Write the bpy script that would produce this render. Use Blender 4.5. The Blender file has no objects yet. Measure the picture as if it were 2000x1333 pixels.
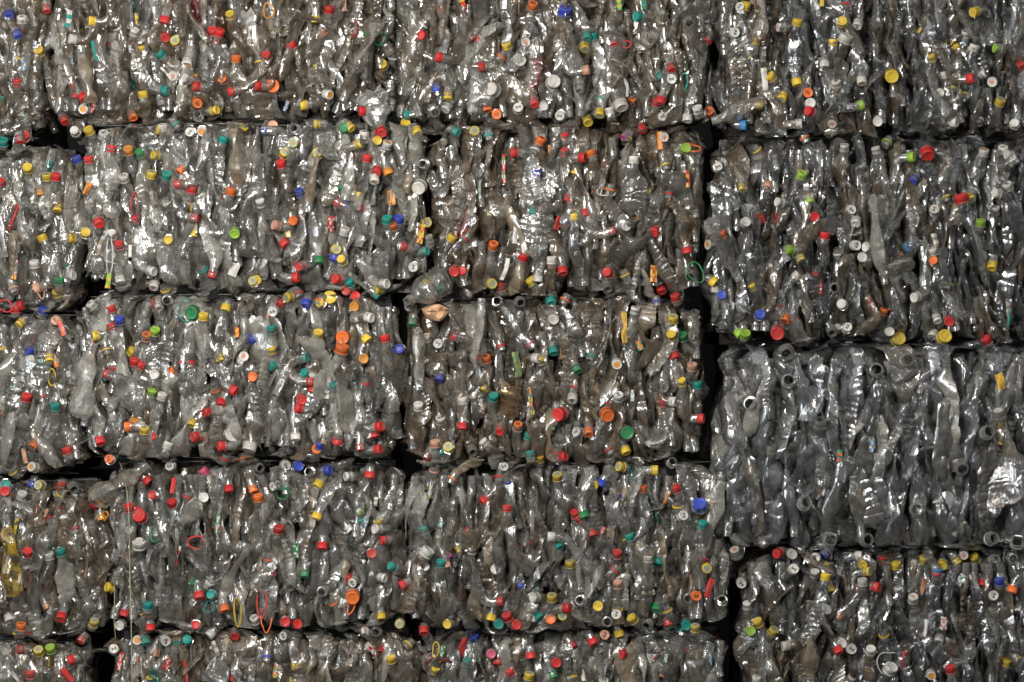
import bpy, math, random, re
import numpy as np
from mathutils import Vector, Matrix

# ---------------------------------------------------------------- camera, world, lamps, exposure
sc = bpy.context.scene
col = sc.collection
PX = 0.0015                                   # metres per photograph pixel at the face of the stack
CAMD = 8.0
FLOOR_Z = -(1600 - 666.5) * PX
cam_d = bpy.data.cameras.new('camera'); cam = bpy.data.objects.new('camera', cam_d); col.objects.link(cam)
cam.location = (0, -CAMD, 0.0); cam.rotation_euler = (math.radians(90), 0, 0)
cam_d.sensor_width = 36; cam_d.lens = 36 * CAMD / (2000 * PX)
cam_d.clip_start = 0.1; cam_d.clip_end = 100
sc.camera = cam
w = bpy.data.worlds.new('World'); sc.world = w; w.use_nodes = True
# unseen hall: dim below, paler above; stripes and bright sides added for silvery sheen
_nt = w.node_tree; _N = _nt.nodes; _L = _nt.links; _bg = _N['Background']
_tc = _N.new('ShaderNodeTexCoord'); _sp = _N.new('ShaderNodeSeparateXYZ'); _L.new(_tc.outputs['Generated'], _sp.inputs[0])
_up = _N.new('ShaderNodeMapRange'); _up.interpolation_type = 'SMOOTHSTEP'; _L.new(_sp.outputs['Z'], _up.inputs['Value'])
_up.inputs['From Min'].default_value = -0.25; _up.inputs['From Max'].default_value = 0.55; _up.inputs['To Min'].default_value = 0.05; _up.inputs['To Max'].default_value = 0.48
_wv = _N.new('ShaderNodeTexWave'); _wv.inputs['Scale'].default_value = 1.1; _wv.inputs['Distortion'].default_value = 1.5; _wv.inputs['Detail Scale'].default_value = 1.5
_L.new(_tc.outputs['Generated'], _wv.inputs['Vector'])
_pw = _N.new('ShaderNodeMath'); _pw.operation = 'POWER'; _pw.inputs[1].default_value = 4.0; _L.new(_wv.outputs['Fac'], _pw.inputs[0])
_ma = _N.new('ShaderNodeMath'); _ma.operation = 'MULTIPLY_ADD'; _ma.inputs[1].default_value = 2.4; _ma.inputs[2].default_value = 0.45; _L.new(_pw.outputs[0], _ma.inputs[0])
_mu = _N.new('ShaderNodeMath'); _mu.operation = 'MULTIPLY'; _L.new(_up.outputs[0], _mu.inputs[0]); _L.new(_ma.outputs[0], _mu.inputs[1])
_sx = _N.new('ShaderNodeMapRange'); _sx.interpolation_type = 'SMOOTHSTEP'; _L.new(_sp.outputs['X'], _sx.inputs['Value'])
_sx.inputs['From Min'].default_value = -0.50; _sx.inputs['From Max'].default_value = -0.92; _sx.inputs['To Min'].default_value = 0.0; _sx.inputs['To Max'].default_value = 1.6
_sr = _N.new('ShaderNodeMapRange'); _sr.interpolation_type = 'SMOOTHSTEP'; _L.new(_sp.outputs['X'], _sr.inputs['Value'])
_sr.inputs['From Min'].default_value = 0.55; _sr.inputs['From Max'].default_value = 0.92; _sr.inputs['To Min'].default_value = 0.0; _sr.inputs['To Max'].default_value = 0.55
_a2 = _N.new('ShaderNodeMath'); _a2.operation = 'ADD'; _L.new(_sx.outputs[0], _a2.inputs[0]); _L.new(_sr.outputs[0], _a2.inputs[1])
_ad = _N.new('ShaderNodeMath'); _ad.operation = 'ADD'; _L.new(_mu.outputs[0], _ad.inputs[0]); _L.new(_a2.outputs[0], _ad.inputs[1])
_L.new(_ad.outputs[0], _bg.inputs[1]); _bg.inputs[0].default_value = (0.98, 0.975, 0.955, 1)

def lamp(name, loc, target, size, power, colour, size_y=None):
    d = bpy.data.lights.new(name, 'AREA'); d.energy = power; d.color = colour
    d.shape = 'RECTANGLE'; d.size = size; d.size_y = size_y or size
    o = bpy.data.objects.new(name, d); col.objects.link(o); o.location = loc
    o.rotation_euler = (Vector(target) - Vector(loc)).to_track_quat('-Z', 'Y').to_euler()
    return o
lamp('warm_lamp', (-0.9, -2.7, 0.9), (-0.55, 0, 0.0), 0.7, 95, (1.0, 0.94, 0.86))  # added key, set close so its falloff brightens the left-centre bales
lamp('warm_lamp', (0.8, -5.2, 4.2), (-0.3, 0, 0.0), 0.8, 40, (1.0, 0.95, 0.86))
lamp('added_top_light', (-1.1, -4.0, 4.6), (-0.5, 0, 0.0), 2.4, 32, (1.0, 0.97, 0.92), 0.6)  # unseen overhead panel, added to streak the plastic with soft sheen
lamp('daylight_opening', (-4.4, -5.6, 0.6), (-0.5, 0, 0.0), 1.2, 165, (0.87, 0.94, 1.0), 2.4)
lamp('daylight_opening', (3.8, -7.0, 2.0), (-0.4, 0, 0.1), 0.9, 45, (0.82, 0.90, 1.0), 1.4)
sc.view_settings.view_transform = 'Standard'; sc.view_settings.look = 'None'
sc.view_settings.exposure = -0.25; sc.view_settings.gamma = 1.0
sc.render.engine = 'CYCLES'
cy = sc.cycles
cy.max_bounces = 5; cy.diffuse_bounces = 2; cy.glossy_bounces = 3; cy.transmission_bounces = 3
cy.transparent_max_bounces = 14
cy.sample_clamp_indirect = 3.0; cy.sample_clamp_direct = 0
cy.caustics_reflective = False; cy.caustics_refractive = False
cy.use_denoising = True

random.seed(7)
RNG = np.random.default_rng(11)

# ---------------------------------------------------------------- noise
TAB = RNG.uniform(-1, 1, (32, 32, 32, 3))
def noise(p):
    i = np.floor(p).astype(int); f = p - i; f = f * f * (3 - 2 * f)
    i0 = i & 31; i1 = (i + 1) & 31
    x0, y0, z0 = i0[:, 0], i0[:, 1], i0[:, 2]; x1, y1, z1 = i1[:, 0], i1[:, 1], i1[:, 2]
    fx, fy, fz = f[:, :1], f[:, 1:2], f[:, 2:3]
    a = TAB[x0, y0, z0] * (1 - fx) + TAB[x1, y0, z0] * fx
    b = TAB[x0, y1, z0] * (1 - fx) + TAB[x1, y1, z0] * fx
    c = TAB[x0, y0, z1] * (1 - fx) + TAB[x1, y0, z1] * fx
    d = TAB[x0, y1, z1] * (1 - fx) + TAB[x1, y1, z1] * fx
    a = a * (1 - fy) + b * fy; c = c * (1 - fy) + d * fy
    return a * (1 - fz) + c * fz
def crease(p):
    i = np.floor(p).astype(int); f = p - i
    i0 = i & 31; i1 = (i + 1) & 31
    x0, y0, z0 = i0[:, 0], i0[:, 1], i0[:, 2]; x1, y1, z1 = i1[:, 0], i1[:, 1], i1[:, 2]
    fx, fy, fz = f[:, :1], f[:, 1:2], f[:, 2:3]
    a = TAB[x0, y0, z0] * (1 - fx) + TAB[x1, y0, z0] * fx
    b = TAB[x0, y1, z0] * (1 - fx) + TAB[x1, y1, z0] * fx
    c = TAB[x0, y0, z1] * (1 - fx) + TAB[x1, y0, z1] * fx
    d = TAB[x0, y1, z1] * (1 - fx) + TAB[x1, y1, z1] * fx
    a = a * (1 - fy) + b * fy; c = c * (1 - fy) + d * fy
    return a * (1 - fz) + c * fz
def sstep(a, b, x):
    t = np.clip((x - a) / (b - a), 0, 1); return t * t * (3 - 2 * t)
def unit(v): return v / max(1e-9, np.linalg.norm(v))

# ---------------------------------------------------------------- materials
def nodes_of(m):
    m.use_nodes = True; nt = m.node_tree; nt.nodes.clear(); return nt, nt.nodes, nt.links
def film(name, haze_dirt=(0.30, 0.26, 0.20), dirty=0.22, tint=(0.93, 0.93, 0.91), rough=0.10, base=0.10, bump=0.35, scale=1.0, refl=2.2, rim_sheen=0.42):
    m = bpy.data.materials.new(name); nt, N, L = nodes_of(m)
    out = N.new('ShaderNodeOutputMaterial')
    tc = N.new('ShaderNodeTexCoord')
    n1 = N.new('ShaderNodeTexNoise'); n1.inputs['Scale'].default_value = 55 * scale; n1.inputs['Detail'].default_value = 2; n1.inputs['Distortion'].default_value = 0.8
    mp = N.new('ShaderNodeMapping'); mp.inputs['Scale'].default_value = (1, 1, 0.38)
    L.new(tc.outputs['Object'], mp.inputs['Vector']); L.new(mp.outputs[0], n1.inputs['Vector'])
    bp = N.new('ShaderNodeBump'); bp.inputs['Strength'].default_value = bump * 0.6; bp.inputs['Distance'].default_value = 0.008
    ab = N.new('ShaderNodeMath'); ab.operation = 'SUBTRACT'; ab.inputs[1].default_value = 0.5
    ab2 = N.new('ShaderNodeMath'); ab2.operation = 'ABSOLUTE'
    L.new(n1.outputs['Fac'], ab.inputs[0]); L.new(ab.outputs[0], ab2.inputs[0]); L.new(ab2.outputs[0], bp.inputs['Height'])
    gl = N.new('ShaderNodeBsdfGlossy'); gl.inputs['Roughness'].default_value = rough; gl.inputs['Color'].default_value = (1, 1, 1, 1)
    tr = N.new('ShaderNodeBsdfTransparent'); tr.inputs['Color'].default_value = (*tint, 1)
    df = N.new('ShaderNodeBsdfDiffuse'); df.inputs['Color'].default_value = (*haze_dirt, 1)
    tl = N.new('ShaderNodeBsdfTranslucent'); tl.inputs['Color'].default_value = (*haze_dirt, 1)
    dm = N.new('ShaderNodeMixShader'); dm.inputs[0].default_value = 0.35
    L.new(df.outputs[0], dm.inputs[1]); L.new(tl.outputs[0], dm.inputs[2])
    # grime patches, plus painted haze for the sheen between layers, strongest at edges
    n2 = N.new('ShaderNodeTexNoise'); n2.inputs['Scale'].default_value = 34; n2.inputs['Detail'].default_value = 4; n2.inputs['Roughness'].default_value = 0.65
    L.new(tc.outputs['Object'], n2.inputs['Vector'])
    mr = N.new('ShaderNodeMapRange'); mr.inputs['From Min'].default_value = 0.42; mr.inputs['From Max'].default_value = 0.72
    mr.inputs['To Min'].default_value = base; mr.inputs['To Max'].default_value = base + dirty
    L.new(n2.outputs['Fac'], mr.inputs['Value'])
    lw = N.new('ShaderNodeLayerWeight'); lw.inputs['Blend'].default_value = 0.35
    pq = N.new('ShaderNodeMath'); pq.operation = 'POWER'; pq.inputs[1].default_value = 2.0; L.new(lw.outputs['Facing'], pq.inputs[0])
    pw = N.new('ShaderNodeMath'); pw.operation = 'MULTIPLY_ADD'; pw.inputs[1].default_value = rim_sheen
    L.new(pq.outputs[0], pw.inputs[0]); L.new(mr.outputs[0], pw.inputs[2])
    m1 = N.new('ShaderNodeMixShader'); L.new(pw.outputs[0], m1.inputs[0]); L.new(tr.outputs[0], m1.inputs[1]); L.new(dm.outputs[0], m1.inputs[2])
    fr = N.new('ShaderNodeFresnel'); fr.inputs['IOR'].default_value = 1.55
    L.new(bp.outputs[0], df.inputs['Normal']); L.new(bp.outputs[0], tl.inputs['Normal']); L.new(bp.outputs[0], fr.inputs['Normal']); L.new(bp.outputs[0], gl.inputs['Normal'])
    fm = N.new('ShaderNodeMath'); fm.operation = 'MULTIPLY'; fm.inputs[1].default_value = refl; fm.use_clamp = True
    L.new(fr.outputs[0], fm.inputs[0])
    m2 = N.new('ShaderNodeMixShader'); L.new(fm.outputs[0], m2.inputs[0]); L.new(m1.outputs[0], m2.inputs[1]); L.new(gl.outputs[0], m2.inputs[2])
    L.new(m2.outputs[0], out.inputs['Surface'])
    return m
def plastic(name, c, rough=0.35, var=0.25, grime=(0.16, 0.12, 0.08), g=0.35, sss=0.0):
    m = bpy.data.materials.new(name); nt, N, L = nodes_of(m)
    out = N.new('ShaderNodeOutputMaterial'); p = N.new('ShaderNodeBsdfPrincipled')
    p.inputs['Roughness'].default_value = rough
    tc = N.new('ShaderNodeTexCoord'); n = N.new('ShaderNodeTexNoise'); n.inputs['Scale'].default_value = 70; n.inputs['Detail'].default_value = 5
    oi = N.new('ShaderNodeObjectInfo')
    ad = N.new('ShaderNodeVectorMath'); ad.operation = 'ADD'
    L.new(tc.outputs['Object'], ad.inputs[0]); L.new(oi.outputs['Location'], ad.inputs[1]); L.new(ad.outputs[0], n.inputs['Vector'])
    r = N.new('ShaderNodeMapRange'); r.inputs['From Min'].default_value = 0.45; r.inputs['From Max'].default_value = 0.75
    r.inputs['To Min'].default_value = 0.0; r.inputs['To Max'].default_value = g
    L.new(n.outputs['Fac'], r.inputs['Value'])
    hv = N.new('ShaderNodeHueSaturation'); hv.inputs['Color'].default_value = (*c, 1); p.inputs['Specular IOR Level'].default_value = 0.3; hv.inputs['Saturation'].default_value = 0.97
    mv = N.new('ShaderNodeMapRange'); mv.inputs['To Min'].default_value = 1 - var; mv.inputs['To Max'].default_value = 1 + var * 0.5
    L.new(oi.outputs['Random'], mv.inputs['Value']); L.new(mv.outputs[0], hv.inputs['Value'])
    mx = N.new('ShaderNodeMix'); mx.data_type = 'RGBA'; mx.inputs[7].default_value = (*grime, 1)
    L.new(r.outputs[0], mx.inputs[0]); L.new(hv.outputs[0], mx.inputs[6]); L.new(mx.outputs[2], p.inputs['Base Color'])
    L.new(p.outputs[0], out.inputs['Surface'])
    return m
FILMS = {
 'clear': film('clear_film', (0.70, 0.665, 0.59), 0.16, (0.87, 0.87, 0.85), 0.17, 0.08, 0.55),
 'warm': film('warm_film', (0.60, 0.51, 0.385), 0.20, (0.84, 0.82, 0.77), 0.18, 0.09, 0.6),
 'brown': film('grimy_film', (0.36, 0.27, 0.18), 0.40, (0.76, 0.72, 0.64), 0.18, 0.15, 0.6),
 'milky': film('milky_film', (0.70, 0.66, 0.57), 0.28, (0.85, 0.85, 0.83), 0.20, 0.26, 0.45),
 'cool': film('cool_film', (0.42, 0.42, 0.41), 0.16, (0.82, 0.83, 0.84), 0.14, 0.05, 0.55),
 'bluish': film('bluish_film', (0.54, 0.55, 0.565), 0.18, (0.84, 0.855, 0.87), 0.16, 0.09, 0.45),
 'crinkle': film('crinkled_film', (0.64, 0.61, 0.54), 0.16, (0.86, 0.86, 0.84), 0.16, 0.07, 1.0, 1.6),
 'beige': film('beige_film', (0.42, 0.33, 0.22), 0.35, (0.7, 0.65, 0.55), 0.25, 0.45, 0.4),
 'yellow': film('yellow_streaked_film', (0.70, 0.45, 0.02), 0.85, (0.85, 0.80, 0.60), 0.12, 0.02, 0.4),
 'teal': film('teal_film', (0.05, 0.35, 0.30), 0.2, (0.55, 0.85, 0.80), 0.1, 0.12, 0.4),
 'red': film('red_film', (0.50, 0.06, 0.05), 0.2, (0.90, 0.5, 0.48), 0.1, 0.10, 0.4),
 'amber': film('amber_film', (0.42, 0.26, 0.12), 0.25, (0.90, 0.76, 0.55), 0.1, 0.10, 0.4),
}
RARE = [('beige', 0.30), ('teal', 0.03), ('red', 0.05), ('amber', 0.05)]
NECK = film('neck_plastic', (0.45, 0.43, 0.39), 0.18, (0.80, 0.80, 0.78), 0.14, 0.28, 0.05)
CAPC = {'R': (0.55, 0.012, 0.015), 'Y': (0.66, 0.46, 0.03), 'W': (0.62, 0.60, 0.55), 'T': (0.0, 0.26, 0.22), 'G': (0.01, 0.22, 0.07),
        'O': (0.75, 0.14, 0.01), 'B': (0.02, 0.055, 0.42), 'P': (0.62, 0.32, 0.21), 'L': (0.27, 0.48, 0.04), 'K': (0.60, 0.09, 0.17),
        'A': (0.68, 0.27, 0.02), 'Z': (0.04, 0.24, 0.52), 'M': (0.32, 0.015, 0.17), 'F': (0.24, 0.30, 0.10), 'H': (0.08, 0.20, 0.09), 'I': (0.30, 0.24, 0.17)}
CAPN = {'R': 'red', 'Y': 'yellow', 'W': 'white', 'T': 'teal', 'G': 'green', 'O': 'orange', 'B': 'blue', 'P': 'peach', 'L': 'lime green',
        'K': 'pink', 'A': 'amber', 'Z': 'light blue', 'M': 'magenta', 'F': 'faded green', 'H': 'dark green', 'I': 'brown'}
CAPM = {k: plastic(CAPN[k].replace(' ', '_') + '_plastic', tuple(0.94 * q for q in v), g=0.6) for k, v in CAPC.items()}
INK = plastic('dark_print', (0.03, 0.03, 0.035), 0.5)
INKR = plastic('red_print', (0.60, 0.10, 0.03), 0.5)
INKT = plastic('teal_print', (0.10, 0.42, 0.40), 0.5)
METAL = bpy.data.materials.new('steel_wire'); METAL.use_nodes = True
METAL.node_tree.nodes['Principled BSDF'].inputs['Base Color'].default_value = (0.16, 0.16, 0.16, 1)
METAL.node_tree.nodes['Principled BSDF'].inputs['Metallic'].default_value = 0.9
METAL.node_tree.nodes['Principled BSDF'].inputs['Roughness'].default_value = 0.35
def rough_mat(name, a, b, scale, bump, rough=0.6):
    m = bpy.data.materials.new(name); nt, N, L = nodes_of(m)
    out = N.new('ShaderNodeOutputMaterial'); p = N.new('ShaderNodeBsdfPrincipled'); p.inputs['Roughness'].default_value = rough
    tc = N.new('ShaderNodeTexCoord'); n = N.new('ShaderNodeTexNoise'); n.inputs['Scale'].default_value = scale; n.inputs['Detail'].default_value = 6
    L.new(tc.outputs['Object'], n.inputs['Vector'])
    mx = N.new('ShaderNodeMix'); mx.data_type = 'RGBA'; mx.inputs[6].default_value = (*a, 1); mx.inputs[7].default_value = (*b, 1)
    L.new(n.outputs['Fac'], mx.inputs[0]); L.new(mx.outputs[2], p.inputs['Base Color'])
    bp = N.new('ShaderNodeBump'); bp.inputs['Strength'].default_value = bump * 0.6; bp.inputs['Distance'].default_value = 0.02
    L.new(n.outputs['Fac'], bp.inputs['Height']); L.new(bp.outputs[0], p.inputs['Normal']); L.new(p.outputs[0], out.inputs['Surface'])
    return m
CORE = rough_mat('shaded_core', (0.012, 0.010, 0.008), (0.045, 0.038, 0.03), 30, 0.8, 0.35)  # near black painted in for the shade between bottles
CONC = rough_mat('concrete', (0.10, 0.10, 0.095), (0.16, 0.155, 0.145), 4, 0.2, 0.8)
WALL = rough_mat('dark_wall', (0.03, 0.03, 0.03), (0.05, 0.05, 0.05), 2, 0.1, 0.9)

# ---------------------------------------------------------------- mesh helpers
def mesh_np(name, V, F4, F3=None, mats=(), mi=None, smooth=True, sharp=0):
    me = bpy.data.meshes.new(name)
    n4 = len(F4); n3 = 0 if F3 is None else len(F3)
    me.vertices.add(len(V)); me.vertices.foreach_set('co', np.asarray(V, dtype=np.float32).ravel())
    loops = np.asarray(F4, dtype=np.int32).ravel()
    if n3: loops = np.concatenate([loops, np.asarray(F3, dtype=np.int32).ravel()])
    me.loops.add(len(loops)); me.loops.foreach_set('vertex_index', loops)
    me.polygons.add(n4 + n3)
    starts = np.concatenate([np.arange(n4) * 4, n4 * 4 + np.arange(n3) * 3]).astype(np.int32)
    me.polygons.foreach_set('loop_start', starts)
    me.polygons.foreach_set('loop_total', np.concatenate([np.full(n4, 4), np.full(n3, 3)]).astype(np.int32))
    if mi is not None: me.polygons.foreach_set('material_index', np.asarray(mi, dtype=np.int32))
    me.polygons.foreach_set('use_smooth', np.full(n4 + n3, smooth, dtype=bool))
    for m in mats: me.materials.append(m)
    me.update(calc_edges=True)
    if sharp: me.set_sharp_from_angle(angle=math.radians(sharp))
    return me
def link(name, me, parent=None, loc=(0, 0, 0)):
    o = bpy.data.objects.new(name, me); col.objects.link(o); o.location = loc
    if parent: o.parent = parent
    return o

_topo = {}
def topo(rows, segs):
    k = (rows, segs)
    if k not in _topo:
        r = np.arange(rows - 1)[:, None]; s = np.arange(segs)[None, :]
        a = r * segs + s; b = r * segs + (s + 1) % segs
        F = np.stack([a, b, b + segs, a + segs], -1).reshape(-1, 4)
        last = (rows - 1) * segs; c = rows * segs; t = np.arange(segs)
        F3 = np.stack([last + t, last + (t + 1) % segs, np.full(segs, c)], -1)
        _topo[k] = (F, F3)
    return _topo[k]

# ---------------------------------------------------------------- a crushed bottle
NK = 0.030
def bottle_verts(p0, a, b, roll, L, R, flat, kind, segs, brows, box, rng, hinge=1.0, ns=1.0, calm=1.0):
    """p0: centre of the mouth, a: the way the mouth points, b: the way the body runs, box: the bale's clamp function"""
    S = [0.012, 0.000, 0.0002, 0.004, 0.007, 0.0072, 0.011, 0.014, 0.0175, 0.018, 0.0205, 0.021, NK]
    RR = [0.0100, 0.0103, 0.0126, 0.0126, 0.0126, 0.0136, 0.0136, 0.0126, 0.0126, 0.0160, 0.0160, 0.0126, 0.0130]
    S = [q * (1 + (ns - 1) * 0.5) for q in S]; S[-1] = NK; RR = [q * ns for q in RR]; nn = len(S)
    sb = np.linspace(NK + 0.004, L, brows)
    sh = 0.055 if L < 0.27 else 0.085
    rb = 0.013 * ns + (R - 0.013 * ns) * sstep(NK, NK + sh, sb) ** 0.8
    body = sstep(NK + sh, NK + sh + 0.02, sb) * (1 - sstep(L - 0.035, L - 0.02, sb))
    if kind == 0:                      # ribbed all the way
        rb = rb - body * 0.0042 * (np.mod(sb, 0.016) < 0.006)
    elif kind == 1:                    # waisted
        rb = rb * (1 - 0.13 * body * np.exp(-((sb - L * 0.55) / 0.03) ** 2)); rb = rb - body * 0.003 * (np.mod(sb, 0.026) < 0.007)
    elif kind == 2:                    # straight label panel with two grooves
        rb = rb - body * 0.0035 * ((np.abs(sb - L * 0.42) < 0.004) | (np.abs(sb - L * 0.8) < 0.004))
    rb = rb * (1 - 0.35 * sstep(L - 0.016, L, sb))
    s = np.concatenate([S, sb]); r = np.concatenate([RR, rb]); n = len(s)
    a = unit(np.asarray(a, float)); b = unit(np.asarray(b, float))
    so = np.maximum.accumulate(np.concatenate([np.zeros(1), np.array(S[1:]), sb]))
    # the line down the middle of the bottle
    bend = sstep(NK - 0.004, NK + 0.045, s)[:, None]
    T = -a[None] * (1 - bend) + b[None] * bend
    for _ in range(3):
        sk = rng.uniform(NK + 0.03, L); T = T + sstep(sk - 0.004, sk + 0.006, s)[:, None] * rng.normal(0, 0.22 * hinge, 3)[None]
    T /= np.linalg.norm(T, axis=1)[:, None] + 1e-9
    ds = np.diff(s, prepend=s[0]); ds[:nn] = 0
    P = np.empty((n, 3)); P[:nn] = p0 - a[None] * s[:nn, None]
    P[nn:] = P[nn - 1] + np.cumsum(T[nn:] * np.diff(s[nn - 1:])[:, None], 0)
    ref = np.array([0., 1., 0.]) if abs(b[1]) < 0.8 else np.array([1., 0., 0.])
    e1 = unit(np.cross(b, ref)); e2 = np.cross(e1, b)
    tw = rng.normal(0, 0.45) * (s - NK).clip(0) / L
    ang = roll + tw
    W = np.cos(ang)[:, None] * e1 + np.sin(ang)[:, None] * e2
    W = W - (W * T).sum(1)[:, None] * T; W /= np.linalg.norm(W, axis=1)[:, None] + 1e-9
    Nn = np.cross(T, W)
    m = sstep(NK, NK + sh, s)
    m2 = m * (0.75 + 0.25 * np.sin(s * rng.uniform(30, 60) + rng.uniform(0, 6)))
    wx = 1 + (1.52 - 0.52 * flat - 1) * m2; fy = 1 + (flat - 1) * m2
    th = np.arange(segs) / segs * 2 * math.pi + rng.uniform(0, 1)
    c, sn = np.cos(th), np.sin(th)
    X = r[:, None] * wx[:, None] * (c[None] if kind != 3 else (np.sign(c) * np.abs(c) ** 0.65)[None])
    Y = r[:, None] * fy[:, None] * (sn[None] if kind != 3 else (np.sign(sn) * np.abs(sn) ** 0.65)[None])
    if kind != 3 and rng.random() < 0.65:        # pressed flat: two skins meeting in sharp folds
        lens = np.sign(sn)[None] * (1 - c[None] ** 2) * rng.uniform(0.75, 1.1)
        Y = Y * (1 - m[:, None]) + r[:, None] * fy[:, None] * lens * m[:, None]
        X = X * (1 + 0.12 * m[:, None])
    dent = rng.uniform(-0.9, 0.9)
    Y = Y + dent * R * m[:, None] * (c[None] ** 2 - 0.5) * 0.8
    V = P[:, None] + W[:, None] * X[..., None] + Nn[:, None] * Y[..., None]
    if kind in (1, 2):                 # petal base
        k = sstep(L - 0.02, L - 0.004, s)[:, None] * np.cos(5 * th)[None] * 0.008
        V = V + T[:, None] * k[..., None]
    V = V.reshape(-1, 3)
    ce = P[-1] - T[-1] * 0.010
    V = np.vstack([V, ce[None]])
    mm = np.append(np.repeat(sstep(NK, NK + 0.03, s), segs), 1.0)[:, None]
    off = rng.uniform(0, 32, 3)
    q = V
    cr = rng.uniform(0.5, 1.4) * calm
    tq = rng.uniform(-0.5, 0.5, 3)               # folds run mostly along the bottle
    lq = (V @ b)[:, None] * b[None]; xq = V - lq
    q = xq + lq * 0.25 + np.cross(V, tq) * 0.3
    D = crease(q * 17 + off) * 0.0070 * cr
    n2 = crease(q * 40 + off * 2); D = D + (np.abs(n2) - 0.3) * 0.0078 * cr
    n3 = crease((xq + lq * 0.55) * 85 + off * 3); D = D + (np.abs(n3) - 0.3) * 0.0036 * cr
    V = V + D * mm
    if box is not None:
        V = V * (1 - mm) + box(V) * mm
    return V, n
def bottle_mesh(V, rows, segs, mat, smooth=True):
    F4, F3 = topo(rows, segs)
    mi = np.zeros(len(F4) + len(F3), int); mi[:12 * segs] = 1
    return mesh_np('bottle', V, F4, F3, (mat, NECK), mi, smooth, 33)

# ---------------------------------------------------------------- caps (mouth side at z = 0, top at z = h)
def cap_mesh(key, style, R=0.0158, h=0.0155, mark=None):
    segs = 36; th = np.arange(segs) / segs * 2 * math.pi
    kn = np.where(np.arange(segs) % 2 == 0, 1.0, 0.955)
    prof = [(-0.0065, 0.0142, 0), (-0.0065, 1.0, 0), (-0.0030, 1.0, 0), (-0.0028, 0.90, 0), (-0.0018, 0.90, 0), (-0.0016, 1.0, 1),
            (h * 0.80, 0.985, 1), (h * 0.86, 0.975, 0), (h * 0.97, 0.93, 0), (h, 0.86, 0), (h, 0.80, 0), (h - 0.0004, 0.78, 0), (h - 0.0004, 0.3, 0)]
    V = []
    for z, r, k in prof:
        rr = (r if r < 0.1 else r * R) * (kn if k else 1.0)
        V.append(np.stack([np.cos(th) * rr, np.sin(th) * rr, np.full(segs, z)], -1))
    V = np.concatenate(V); V = np.vstack([V, [[0, 0, h - 0.0004]]])
    F4, F3 = topo(len(prof), segs)
    mi = [0] * (len(F4) + len(F3)); mats = [CAPM[key]]
    F4 = F4.tolist(); F3 = F3.tolist(); Q = []; Qm = []
    V = V.tolist()
    def bar(x0, y0, x1, y1, w, m):
        d = np.array([x1 - x0, y1 - y0]); d = d / np.linalg.norm(d) * w / 2; p = np.array([-d[1], d[0]])
        b = len(V); z = h + 0.0001 + 0.00008 * len(Q)
        for q in ((x0 - p[0], y0 - p[1]), (x1 - p[0], y1 - p[1]), (x1 + p[0], y1 + p[1]), (x0 + p[0], y0 + p[1])): V.append([q[0], q[1], z])
        Q.append([b, b + 1, b + 2, b + 3]); Qm.append(m)
    if mark == 'wheel':
        mats += [INKT, INKR]
        for k in range(8):
            t = k * math.pi / 4 + 0.2; bar(0.0035 * math.cos(t), 0.0035 * math.sin(t), 0.0105 * math.cos(t), 0.0105 * math.sin(t), 0.0048, 1)
        bar(-0.009, -0.002, 0.009, 0.002, 0.0022, 2); bar(0.002, -0.009, -0.002, 0.009, 0.0022, 2)
    elif mark == 'x':
        mats += [INKR]; bar(-0.005, -0.006, 0.006, 0.006, 0.003, 1); bar(0.0055, -0.005, -0.004, 0.005, 0.0026, 1); bar(-0.008, 0, -0.004, 0.0, 0.002, 1)
    elif mark == 'm':
        mats += [INK]; bar(-0.006, -0.004, -0.005, 0.005, 0.0024, 1); bar(-0.005, 0.004, 0, -0.002, 0.0024, 1); bar(0, -0.002, 0.005, 0.004, 0.0024, 1); bar(0.005, 0.005, 0.006, -0.004, 0.0024, 1)
    elif mark == 'lot':
        mats += [INK]
        for y in (-0.0035, 0.0, 0.0035):
            for x in (-0.006, -0.0023, 0.0014, 0.0051): bar(x - 0.0014, y, x + 0.0012, y + 0.0004 * (1 if x > 0 else -1), 0.0022, 1)
    elif mark == 'disc':
        mats += [CAPM['A' if key == 'W' else 'Y']]
        for k in range(6):
            t = k * math.pi / 3; bar(0.0, 0.0, 0.0085 * math.cos(t), 0.0085 * math.sin(t), 0.0085, 1)
    V = np.array(V); F4 = F4 + Q; nf4 = len(F4) - len(Q)
    mi = [0] * nf4 + Qm + [0] * len(F3)
    me = mesh_np('cap', V, F4, F3, mats, mi, True)
    return me
_caps = {}
def get_cap(key, mark, big=False, small=False):
    k = (key, mark, big, small)
    if k not in _caps:
        _caps[k] = cap_mesh(key, 0, 0.0205 if big else (0.0136 if small else 0.0150), 0.017 if big else 0.0155, mark)
    return _caps[k]
_rings = {}
def get_ring(key):
    if key not in _rings:
        segs, k = 28, 6
        V = []
        prof = [(0.0138, -0.0022), (0.0160, -0.0022), (0.0160, 0.0022), (0.0138, 0.0022)]
        for i in range(segs):
            t = i / segs * 2 * math.pi
            for r, z in prof: V.append([r * math.cos(t), r * math.sin(t), z])
        F = [[i * 4 + j, ((i + 1) % segs) * 4 + j, ((i + 1) % segs) * 4 + (j + 1) % 4, i * 4 + (j + 1) % 4] for i in range(segs) for j in range(4)]
        _rings[key] = mesh_np('neck_ring', V, F, None, (CAPM[key],), None, False)
    return _rings[key]
def orient(o, a, loc, spin=0.0):
    q = Vector(a).to_track_quat('Z', 'Y'); o.rotation_mode = 'QUATERNION'
    o.rotation_quaternion = q @ Matrix.Rotation(spin, 4, 'Z').to_quaternion(); o.location = loc

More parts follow.
